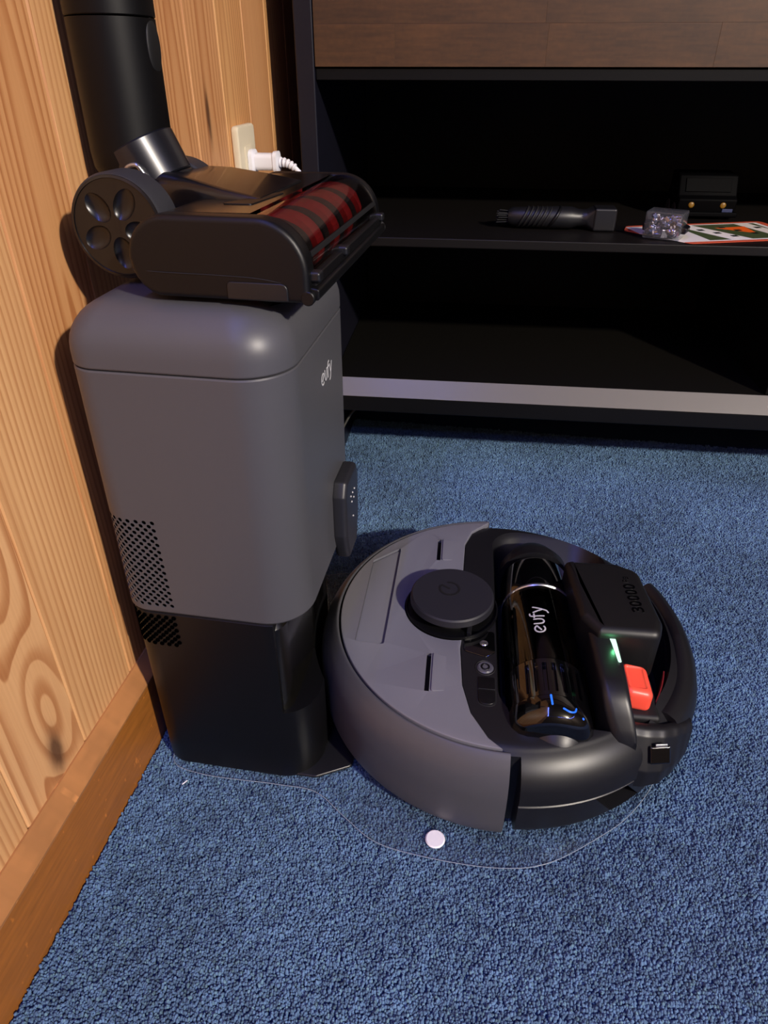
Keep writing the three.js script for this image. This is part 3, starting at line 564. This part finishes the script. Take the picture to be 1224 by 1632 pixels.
  // control strip
  part('screw_plate', plan(roundPoly([[-0.0375, 0.026], [-0.0095, 0.0245], [-0.0095, 0.052], [-0.018, 0.0585], [-0.0375, 0.052]], 0.004), 0.0982, 0.0998, 0.0005), M.gloss, t);
  const sc = part('screw', cyl(0.0038, 0.0034, 0.0012, 24).translate(-0.0195, 0.0996, 0.0415), M.steel, t);
  part('screw_slot', box(-0.022, -0.017, 0.1006, 0.1009, 0.0411, 0.0419, 0.0001, 1), M.matte, sc);
  const hb = part('home_button', cyl(0.0074, 0.0068, 0.0016, 36).translate(-0.0185, 0.0982, 0.0705), std(0x4a4a52, 0.35), t);
  part('button_ring', new THREE.TorusGeometry(0.0033, 0.0009, 8, 24).rotateX(Math.PI / 2).translate(-0.0185, 0.0996, 0.0705), M.black, hb);
  part('button_surround', new THREE.TorusGeometry(0.0086, 0.0007, 8, 36).rotateX(Math.PI / 2).translate(-0.0185, 0.0984, 0.0705), M.matte, t);
  part('spot_button', plan(roundPoly([[-0.025, 0.0825], [-0.0105, 0.0825], [-0.0105, 0.0965], [-0.025, 0.0965]].map((p, i) => [...p, i < 2 ? 0.002 : 0.0005]), 0.002), 0.0982, 0.0998, 0.0006), M.black, t);
  part('power_button', plan(roundPoly([[-0.025, 0.0975], [-0.0105, 0.0975], [-0.0105, 0.113], [-0.025, 0.113]].map((p, i) => [...p, i < 2 ? 0.0005 : 0.0065]), 0.002), 0.0982, 0.0998, 0.0006), M.black, t);
  part('button_frame', plan(roundPoly([[-0.0263, 0.0813], [-0.0092, 0.0813], [-0.0092, 0.1145], [-0.0263, 0.1145]].map((p, i) => [...p, i < 2 ? 0.003 : 0.008]), 0.003), 0.098, 0.0988, 0.0002), M.matte, t);
  part('guide_rail', box(0.0012, 0.0055, 0.05, 0.0955, -0.02, 0.052, 0.0016), M.satin, t);
  for (const z of [-0.11, 0.11]) part('wheel', cyl(0.03, 0.03, 0.022, 36).rotateX(Math.PI / 2).translate(0, 0.032, z - 0.011), M.rubber, t);
}

// ---------------------------------------------------------------- handheld vacuum seated in the robot
{
  const t = thing('handheld_vacuum', 'black handheld vacuum with smoky bin and red trigger seated in the robot', 'handheld vacuum', [0.07, 0.042, 0.03], 'robot');
  const bx = 0.034, by = 0.0885, br = 0.0345;
  const alongZ = (pts, seg = 56, ang = 0.5) => { const g = lathe(pts.map(p => [p[0], p[1]]), seg, ang); g.rotateX(Math.PI / 2); g.translate(bx, by, 0); return g; };
  part('motor_cap', alongZ([[0, -0.074], [0.026, -0.074], [0.031, -0.071], [br, -0.064], [br, -0.0235], [0, -0.0235]]), M.gloss, t);
  part('bright_ring', alongZ([[br - 0.002, -0.0235], [br + 0.0004, -0.0232], [br + 0.0006, -0.021], [br - 0.001, -0.0195], [br - 0.003, -0.0195]]), M.steel, t);
  part('dust_bin', alongZ([[br - 0.0012, -0.0195], [br, -0.0195], [br, 0.077], [br - 0.0012, 0.077]]), M.smoke, t, 'smoky clear dust bin');
  part('filter_core', alongZ([[0, -0.02], [0.022, -0.02], [0.0225, 0.02], [0.027, 0.05], [0.028, 0.078], [0, 0.078]]), M.black, t);
  { // vented collar with real slots
    const col = alongZ([[0, 0.0775], [br, 0.0775], [br + 0.0002, 0.118], [0, 0.118]]);
    const cuts = []; for (let i = 0; i < 7; i++) { const a = (-34 + i * 12.5) * Math.PI / 180; const g = box(-0.0019, 0.0019, 0.030, 0.04, 0.082, 0.114, 0.0008, 2); g.rotateZ(-a); g.translate(bx, by, 0); cuts.push([g]); }
    part('vent_collar', csg(col, cuts), M.gloss, t);
  }
  part('bell', (() => { const g = alongZ([[0, 0.1185], [br + 0.0004, 0.1185], [br + 0.0006, 0.127], [br - 0.001, 0.134], [br - 0.006, 0.139], [0.022, 0.141], [0, 0.141]], 56, 0.9); return csg(g, [[cyl(0.02, 0.02, 0.06, 40).rotateX(Math.PI / 2).translate(bx + 0.003, by - 0.026, 0.12)]]); })(), M.gloss, t);
  const blue = new THREE.MeshStandardMaterial({ color: 0x04060a, emissive: new THREE.Color().setRGB(0.02, 0.16, 1), emissiveIntensity: 1.3, roughness: 0.3 });  // glowing blue marks that imitate room light reflected in the glossy bell
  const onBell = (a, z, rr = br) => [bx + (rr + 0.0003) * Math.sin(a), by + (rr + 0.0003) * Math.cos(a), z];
  part('blue_reflection', capped([onBell(-0.08, 0.119), onBell(-0.07, 0.128)], 0.0009, 6, 8), blue, t);
  part('blue_reflection', capped([onBell(0.18, 0.131, br - 0.0002), onBell(0.34, 0.1325, br - 0.0006), onBell(0.46, 0.131, br - 0.0002), onBell(0.5, 0.1275)], 0.0007, 18, 8), blue, t);
  part('blue_reflection', new THREE.SphereGeometry(0.0011, 10, 8).translate(...onBell(0.72, 0.1325, br - 0.0012)), blue, t);
  { const w = wordmark(0.0168, 0.0003); const p = w.attributes.position; const r = br + 0.00015; for (let i = 0; i < p.count; i++) { const u = p.getX(i), v = p.getY(i), d = p.getZ(i), a = 0.02 + v / r; p.setXYZ(i, bx - (r + d) * Math.sin(a), by + (r + d) * Math.cos(a), 0.046 - u); } w.computeVertexNormals(); part('wordmark', w, M.logo, t, 'pale printed brand lettering'); }
  // battery block
  const outline = roundPoly([[0.0575, -0.046, 0.004], [0.106, -0.047, 0.012], [0.1265, -0.036, 0.014], [0.134, 0.036, 0.012], [0.129, 0.054, 0.01], [0.0765, 0.054, 0.004], [0.0635, 0.034, 0.008]], 0.008, 8);
  const bat = part('battery', plan(outline, 0.080, 0.1375, 0.0075, [], 8), std(0x0f0f10, 0.46), t);
  { const n = new TextGeometry('30000', { font: fontBold, size: 0.0105, depth: 0.0005, curveSegments: 5 }); const s = new TextGeometry('Pa', { font, size: 0.0062, depth: 0.0005, curveSegments: 5 });
    n.computeBoundingBox(); s.translate(n.boundingBox.max.x + 0.0022, 0.003, 0); const g = join([n, s]); g.rotateX(-Math.PI / 2); g.rotateY(Math.PI / 2); g.rotateY(0.06); g.translate(0.1195, 0.1373, 0.027); part('power_rating', g, M.gloss, bat); }
  // handle bar beside the bin
  const sect = (z, cx, hw, y0, y1, r = 0.006) => rrect(0, 0, hw, (y1 - y0) / 2, r, 5).map(([a, b]) => [cx + a, (y0 + y1) / 2 + b, z]);
  part('handle_bar', loft([sect(0.03, 0.0815, 0.0125, 0.085, 0.1285), sect(0.06, 0.0825, 0.0125, 0.09, 0.1285), sect(0.095, 0.083, 0.012, 0.09, 0.127), sect(0.108, 0.0835, 0.0115, 0.088, 0.1255), sect(0.117, 0.0855, 0.0112, 0.07, 0.1185), sect(0.1235, 0.0885, 0.0108, 0.06, 0.1095), sect(0.129, 0.0915, 0.0098, 0.055, 0.1015), sect(0.1335, 0.094, 0.008, 0.055, 0.094)], true, true, 0.7), M.satin, t);
  part('charge_light', plan(roundPoly([[0.0862, 0.0525], [0.0912, 0.0525], [0.0915, 0.060], [0.0918, 0.0815], [0.0892, 0.0815], [0.0872, 0.060]], 0.0012), 0.1282, 0.1289, 0.0002), new THREE.MeshStandardMaterial({ color: 0x102018, emissive: new THREE.Color().setRGB(0.6, 1, 0.75), emissiveIntensity: 1.5, roughness: 0.4 }), t, 'glowing green charge light');
  const gl = new THREE.PointLight(new THREE.Color().setRGB(0.2, 1, 0.4), 0.0006); gl.position.set(0.089 - 0.07, 0.132 - 0.042, 0.066 - 0.03); gl.shadow.radius = 0.1; t.add(gl);
  // trigger
  { const g = box(0.095, 0.1185, 0.094, 0.1165, 0.066, 0.101, 0.006, 5); const p = g.attributes.position; for (let i = 0; i < p.count; i++) { const k = (p.getX(i) - 0.095) / 0.0235; p.setY(i, p.getY(i) - k * 0.004); } g.computeVertexNormals();
    const dish = box(0.0985, 0.1145, 0.1125, 0.13, 0.0695, 0.0955, 0.003, 3).rotateZ(0);
    part('trigger', csg(smooth(g, 0.8), [[dish]]), M.red, t, 'bright red trigger'); }
  part('trigger_bracket', box(0.0925, 0.126, 0.075, 0.094, 0.062, 0.108, 0.004, 3), M.matte, t);
  // rear loop
  const lp = [[0.1535, 0.045], [0.1525, 0.078], [0.154, 0.09], [0.158, 0.0965], [0.163, 0.0985], [0.168, 0.0965], [0.1735, 0.089], [0.1765, 0.078], [0.1772, 0.062], [0.176, 0.048]];
  { const rings = []; for (let i = 0; i <= 64; i++) { const d = -24 + 61 * i / 64, a = d * Math.PI / 180, g = 0.0055 * ss(-6, 24, d); rings.push(lp.map(([r, y]) => { const q = r + g * ss(0.155, 0.17, r); return [q * Math.cos(a), y - g * 1.2, q * Math.sin(a)]; })); }
    part('handle_loop', loft(rings, true, true, 0.7), M.satin, t); }
  part('red_reflection', sweepArc([[0.1512, 0.055], [0.1527, 0.055], [0.1517, 0.078], [0.1505, 0.078]], 14 * Math.PI / 180, 34 * Math.PI / 180, 20), M.red, t);  // red strip imitating the trigger reflected in the loop's inner wall
  const lsec = ([x, zc, top, out]) => roundPoly([[zc - 0.0085, 0.045, 0.002], [zc - 0.0085, top - 0.001, 0.005], [zc - 0.001, top + 0.0005, 0.006], [zc + 0.0045, top - 0.004, 0.006], [zc + out, top - 0.03, 0.006], [zc + out, 0.045, 0.002]], 0.004, 6).map(([z, y]) => [x, y, z]);
  const lkeys = [[0.089, 0.1225, 0.1035, 0.014], [0.1, 0.122, 0.0975, 0.0175], [0.112, 0.1205, 0.0945, 0.019], [0.126, 0.117, 0.0915, 0.018], [0.138, 0.111, 0.088, 0.014], [0.148, 0.104, 0.084, 0.009], [0.156, 0.097, 0.08, 0.006]];
  const lk = []; for (let i = 0; i <= 40; i++) { const x = 0.089 + 0.067 * i / 40; let k = 0; while (k < lkeys.length - 2 && x > lkeys[k + 1][0]) k++; const f = ss(0, 1, (x - lkeys[k][0]) / (lkeys[k + 1][0] - lkeys[k][0])) * 0.4 + 0.6 * (x - lkeys[k][0]) / (lkeys[k + 1][0] - lkeys[k][0]); lk.push([x, ...[1, 2, 3].map(j => lkeys[k][j] * (1 - f) + lkeys[k + 1][j] * f)]); }
  part('latch_block', loft(lk.map(lsec), true, true, 0.9), M.satin, t);
  { const g = box(-0.0085, 0.0085, -0.0015, 0.0018, -0.0075, 0.0075, 0.0015, 3); g.rotateX(1.08); g.rotateY(0.18); g.translate(0.1225, 0.0785, 0.1315); const k = part('release_button', g, M.gloss, t);
    const h = box(-0.005, 0.005, -0.0008, 0.0012, -0.0012, 0.0012, 0.0004, 2); h.rotateX(1.08); h.rotateY(0.18); h.translate(0.1225, 0.0865, 0.1285); part('button_edge', h, M.steel, k); }
}

// ---------------------------------------------------------------- upright wand with floor head, standing on the dock
{
  const B = 0.4285, t = thing('floor_head', 'black vacuum floor head with red brush roll and upright tube on the dock', 'vacuum head', [-0.18, B, -0.5]);
  const z1 = -0.391, z0 = -0.624, rc = [-0.1465, 0.4475];
  const arc = (cx, cy, r, a0, a1, n) => Array.from({ length: n + 1 }, (_, i) => { const a = (a0 + (a1 - a0) * i / n) * Math.PI / 180; return [cx + r * Math.cos(a), cy + r * Math.sin(a)]; });
  const capPts = [...arc(-0.142, 0.444, 0.0305, 90, 0, 12), ...roundPoly([[-0.1115, 0.4375], [-0.111, B], [-0.130, B - 0.0005]], 0).slice(0, 3), [-0.20, B], ...arc(-0.2, 0.4485, 0.0205, 270, 180, 6).slice(1), ...arc(-0.196, 0.4495, 0.025, 180, 90, 10)];
  const capG = slabZ(capPts, z1 - 0.016, z1, 0.0035, 5, 0.5);
  const capF = slabZ(capPts, z0, z0 + 0.014, 0.003, 4, 0.5);
  const nearCap = part('end_cap', capG, M.black, t);
  part('end_cap', capF, M.black, t);
  part('cap_latch', slabZ(roundPoly([[-0.161, 0.4295, 0.001], [-0.124, 0.4295, 0.001], [-0.124, 0.4395, 0.005], [-0.161, 0.4395, 0.003]], 0.003), z1 - 0.002, z1 + 0.0012, 0.0008, 3), M.satin, nearCap);
  part('cap_seam', capped([[-0.2195, 0.4435, z1 - 0.0012], [-0.205, 0.443, z1 + 0.0001], [-0.165, 0.4425, z1 + 0.0001], [-0.14, 0.4415, z1 + 0.0001], [-0.1165, 0.4375, z1 - 0.0008]], 0.00035, 40, 6), M.matte, nearCap);
  // housing between the caps
  const hp = [[-0.1485, 0.4745], ...arc(rc[0], rc[1], 0.0262, 100, 285, 24), [-0.118, 0.4285], [-0.20, 0.4285], ...arc(-0.2, 0.4485, 0.0195, 270, 180, 6), ...arc(-0.196, 0.4495, 0.0245, 180, 90, 8)];
  part('housing', slabZ(hp, z0 + 0.0135, z1 - 0.0155, 0, 2, 0.5), new THREE.MeshPhysicalMaterial({ color: 0x0a0a0b, roughness: 0.24, clearcoat: 0.4, clearcoatRoughness: 0.2 }), t);
  // brush roll with helical red bristles
  const roll = part('brush_roll', cyl(0.0185, 0.0185, 0.2, 40).rotateX(Math.PI / 2).translate(rc[0], rc[1], -0.608), M.bristleDark, t);
  const helix = (ph, w, r, mat, name) => {
    const rings = [], n = 120, turns = 2.1;
    for (let i = 0; i <= n; i++) { const s = i / n, a = ph + s * turns * 2 * Math.PI, z = -0.606 + 0.196 * s; const R0 = 0.0182; const ring = [];
      for (const [da, rr] of [[-w, R0], [-w * 0.9, r - 0.001], [-w * 0.4, r], [w * 0.4, r], [w * 0.9, r - 0.001], [w, R0]]) ring.push([rc[0] + rr * Math.cos(a + da), rc[1] + rr * Math.sin(a + da), z]); rings.push(ring); }
    part(name, loft(rings, true, true, 0.6), mat, roll);
  };
  helix(0.4, 0.62, 0.0232, M.bristle, 'red_bristles'); helix(0.4 + Math.PI, 0.62, 0.0232, M.bristle, 'red_bristles'); helix(0.4 + Math.PI / 2, 0.4, 0.0218, M.bristleDark, 'dark_bristles'); helix(0.4 + 3 * Math.PI / 2, 0.4, 0.0218, M.bristleDark, 'dark_bristles');
  // clear front window
  { const prof = [...arc(-0.142, 0.444, 0.0300, 96, -14, 26), ...arc(-0.142, 0.444, 0.0286, -14, 96, 26)];
    part('window', slabZ(prof, z0 + 0.014, z1 - 0.016, 0, 1, 0.5), new THREE.MeshPhysicalMaterial({ color: 0xd8d4d2, roughness: 0.06, transmission: 1, thickness: 0, ior: 1.3 }), t); }
  part('window_rib', slabZ(arc(-0.142, 0.444, 0.0303, 21, 15, 4).concat(arc(-0.142, 0.444, 0.0284, 15, 21, 4)), z0 + 0.014, z1 - 0.016, 0), M.matte, t);
  part('front_lip', join([slabZ(roundPoly([[-0.1165, 0.4295], [-0.1065, 0.4295], [-0.1065, 0.436], [-0.1165, 0.4375]], 0.002), z0 + 0.002, z1 - 0.004, 0.001), slabZ(roundPoly([[-0.1175, 0.437], [-0.1085, 0.4362], [-0.1095, 0.4425], [-0.1155, 0.4435]], 0.0015), z0 + 0.006, z1 - 0.008, 0.0008)]), M.black, t);
  for (const z of [z1 - 0.01, -0.475, z0 + 0.012]) part('lip_clip', box(-0.1155, -0.106, 0.4395, 0.4455, z - 0.0045, z + 0.0045, 0.0018, 3), M.satin, t);
  part('lip_roller', cyl(0.0042, 0.0042, 0.005, 20).rotateX(Math.PI / 2).translate(-0.1125, 0.4315, z1 - 0.0045), M.black, t);
  part('lip_roller', cyl(0.005, 0.005, 0.006, 20).rotateX(Math.PI / 2).translate(-0.1115, 0.4325, z0), M.rubber, t);
  part('release_plate', plan(roundPoly([[-0.178, -0.437], [-0.158, -0.437], [-0.153, -0.49], [-0.158, -0.49]], 0.003), 0.4738, 0.4750, 0.0004), M.black, t);
  // swivel wedge rising to the neck
  const sec = (x, hz, y0, y1, zc, r) => rrect(0, 0, hz, (y1 - y0) / 2, r, 6).map(([a, b]) => [x, (y0 + y1) / 2 + b, zc + a]);
  part('swivel', loft([sec(-0.262, 0.024, 0.445, 0.472, -0.508, 0.008), sec(-0.25, 0.028, 0.44, 0.482, -0.508, 0.01), sec(-0.235, 0.034, 0.438, 0.4865, -0.508, 0.012), sec(-0.21, 0.044, 0.44, 0.4845, -0.508, 0.009), sec(-0.185, 0.05, 0.445, 0.480, -0.508, 0.006), sec(-0.16, 0.05, 0.455, 0.4755, -0.508, 0.003)], true, true, 0.7), new THREE.MeshPhysicalMaterial({ color: 0x0c0c10, roughness: 0.28, clearcoat: 0.3 }), t);
  for (const [zf, dir] of [[-0.425, 1], [-0.54, -1]]) {        // wheels with five scooped hollows
    const tread = lathe([[0, 0], [0.0265, 0], [0.030, 0.0015], [0.031, 0.004], [0.031, 0.016], [0.030, 0.0185], [0.0285, 0.019], [0.0282, 0.0182], [0.0262, 0.0182], [0, 0.0195]], 72, 0.35);
    const cuts = []; for (let i = 0; i < 5; i++) { const s = new THREE.SphereGeometry(1, 24, 16); s.deleteAttribute('uv'); s.scale(0.0076, 0.0050, 0.0108); s.translate(0, 0.0208, 0.0158); s.rotateY(i * 2 * Math.PI / 5 + 0.12); cuts.push([s]); }
    const tyre = lathe([[0.0285, -0.006], [0.0305, -0.006], [0.0316, -0.004], [0.0316, 0.0155], [0.0306, 0.018], [0.0292, 0.0182], [0.0285, 0.017]], 72, 0.4); tyre.rotateX(dir * Math.PI / 2); tyre.translate(-0.2435, 0.4605, zf - dir * 0.019);
    const w = csg(tread, cuts); w.rotateX(dir * Math.PI / 2); w.translate(-0.2435, 0.4605, zf - dir * 0.019);
    const wm2 = part('wheel', w, new THREE.MeshPhysicalMaterial({ color: 0x0b0a0b, roughness: 0.32, clearcoat: 0.2 }), t);
    part('tyre', tyre, std(0x26262a, 0.6), wm2);
  }
  part('axle', cyl(0.008, 0.008, 0.085, 20).rotateX(Math.PI / 2).translate(-0.2435, 0.4605, -0.525), M.black, t);
  // neck elbow, tube
  { const g = cyl(0.0266, 0.0268, 0.027, 56, 0.001); g.rotateZ(0.44); g.translate(-0.2500, 0.4765, -0.5035);
    part('neck_elbow', g, new THREE.MeshPhysicalMaterial({ color: 0x111218, roughness: 0.3, clearcoat: 0.3 }), t);
    const c = cyl(0.0272, 0.0272, 0.008, 56, 0.001); c.rotateZ(0.44); c.translate(-0.2465, 0.4687, -0.5035); part('neck_collar', c, M.satin, t); }
  part('tube', (() => { const pts = []; const ring = (x, y, r, tilt) => Array.from({ length: 48 }, (_, i) => { const a = i / 48 * 2 * Math.PI; const u = r * Math.cos(a); return [x + u * Math.cos(tilt), y + u * Math.sin(tilt), -0.505 + r * Math.sin(a)]; });
    return loft([ring(-0.259, 0.472, 0.017, 0.3), ring(-0.262, 0.481, 0.0245, 0.22), ring(-0.2652, 0.4905, 0.0278, 0.12), ring(-0.266, 0.498, 0.0279, 0.03), ring(-0.2664, 0.5725, 0.028, 0)], true, true, 0.6); })(), new THREE.MeshPhysicalMaterial({ color: 0x060607, roughness: 0.45, specularIntensity: 0.5 }), t);
  part('tube_upper', (() => { const g = cyl(0.0282, 0.0278, 0.62, 56, 0.0006); g.translate(-0.2664, 0.5732, -0.505); return g; })(), new THREE.MeshPhysicalMaterial({ color: 0x060607, roughness: 0.45, specularIntensity: 0.5 }), t);
  part('tube_button', (() => { const g = new THREE.SphereGeometry(1, 24, 16); g.scale(0.0022, 0.0155, 0.009); g.translate(0.0268, 0, 0); g.rotateY(0.0); g.translate(-0.2662, 0.5575, -0.505); return g; })(), M.matte, t);
  part('release_clip', capped([[-0.262, 0.482, -0.4785], [-0.256, 0.4895, -0.4745], [-0.249, 0.491, -0.474], [-0.2455, 0.487, -0.4745], [-0.241, 0.478, -0.4765]], 0.0016, 30, 10), M.steel, t, 'bright metal clip');
  part('release_latch', box(-0.2585, -0.2445, 0.474, 0.487, -0.486, -0.476, 0.002), M.matte, t);
}

const head = scene.getObjectByName('floor_head'); head.rotation.x = -0.025; head.position.y -= 0.002;   // rests a little lower at its far end
scene.traverse(o => { if (o.isMesh) { o.castShadow = true; o.receiveShadow = true; } });
renderer.render(scene, camera);
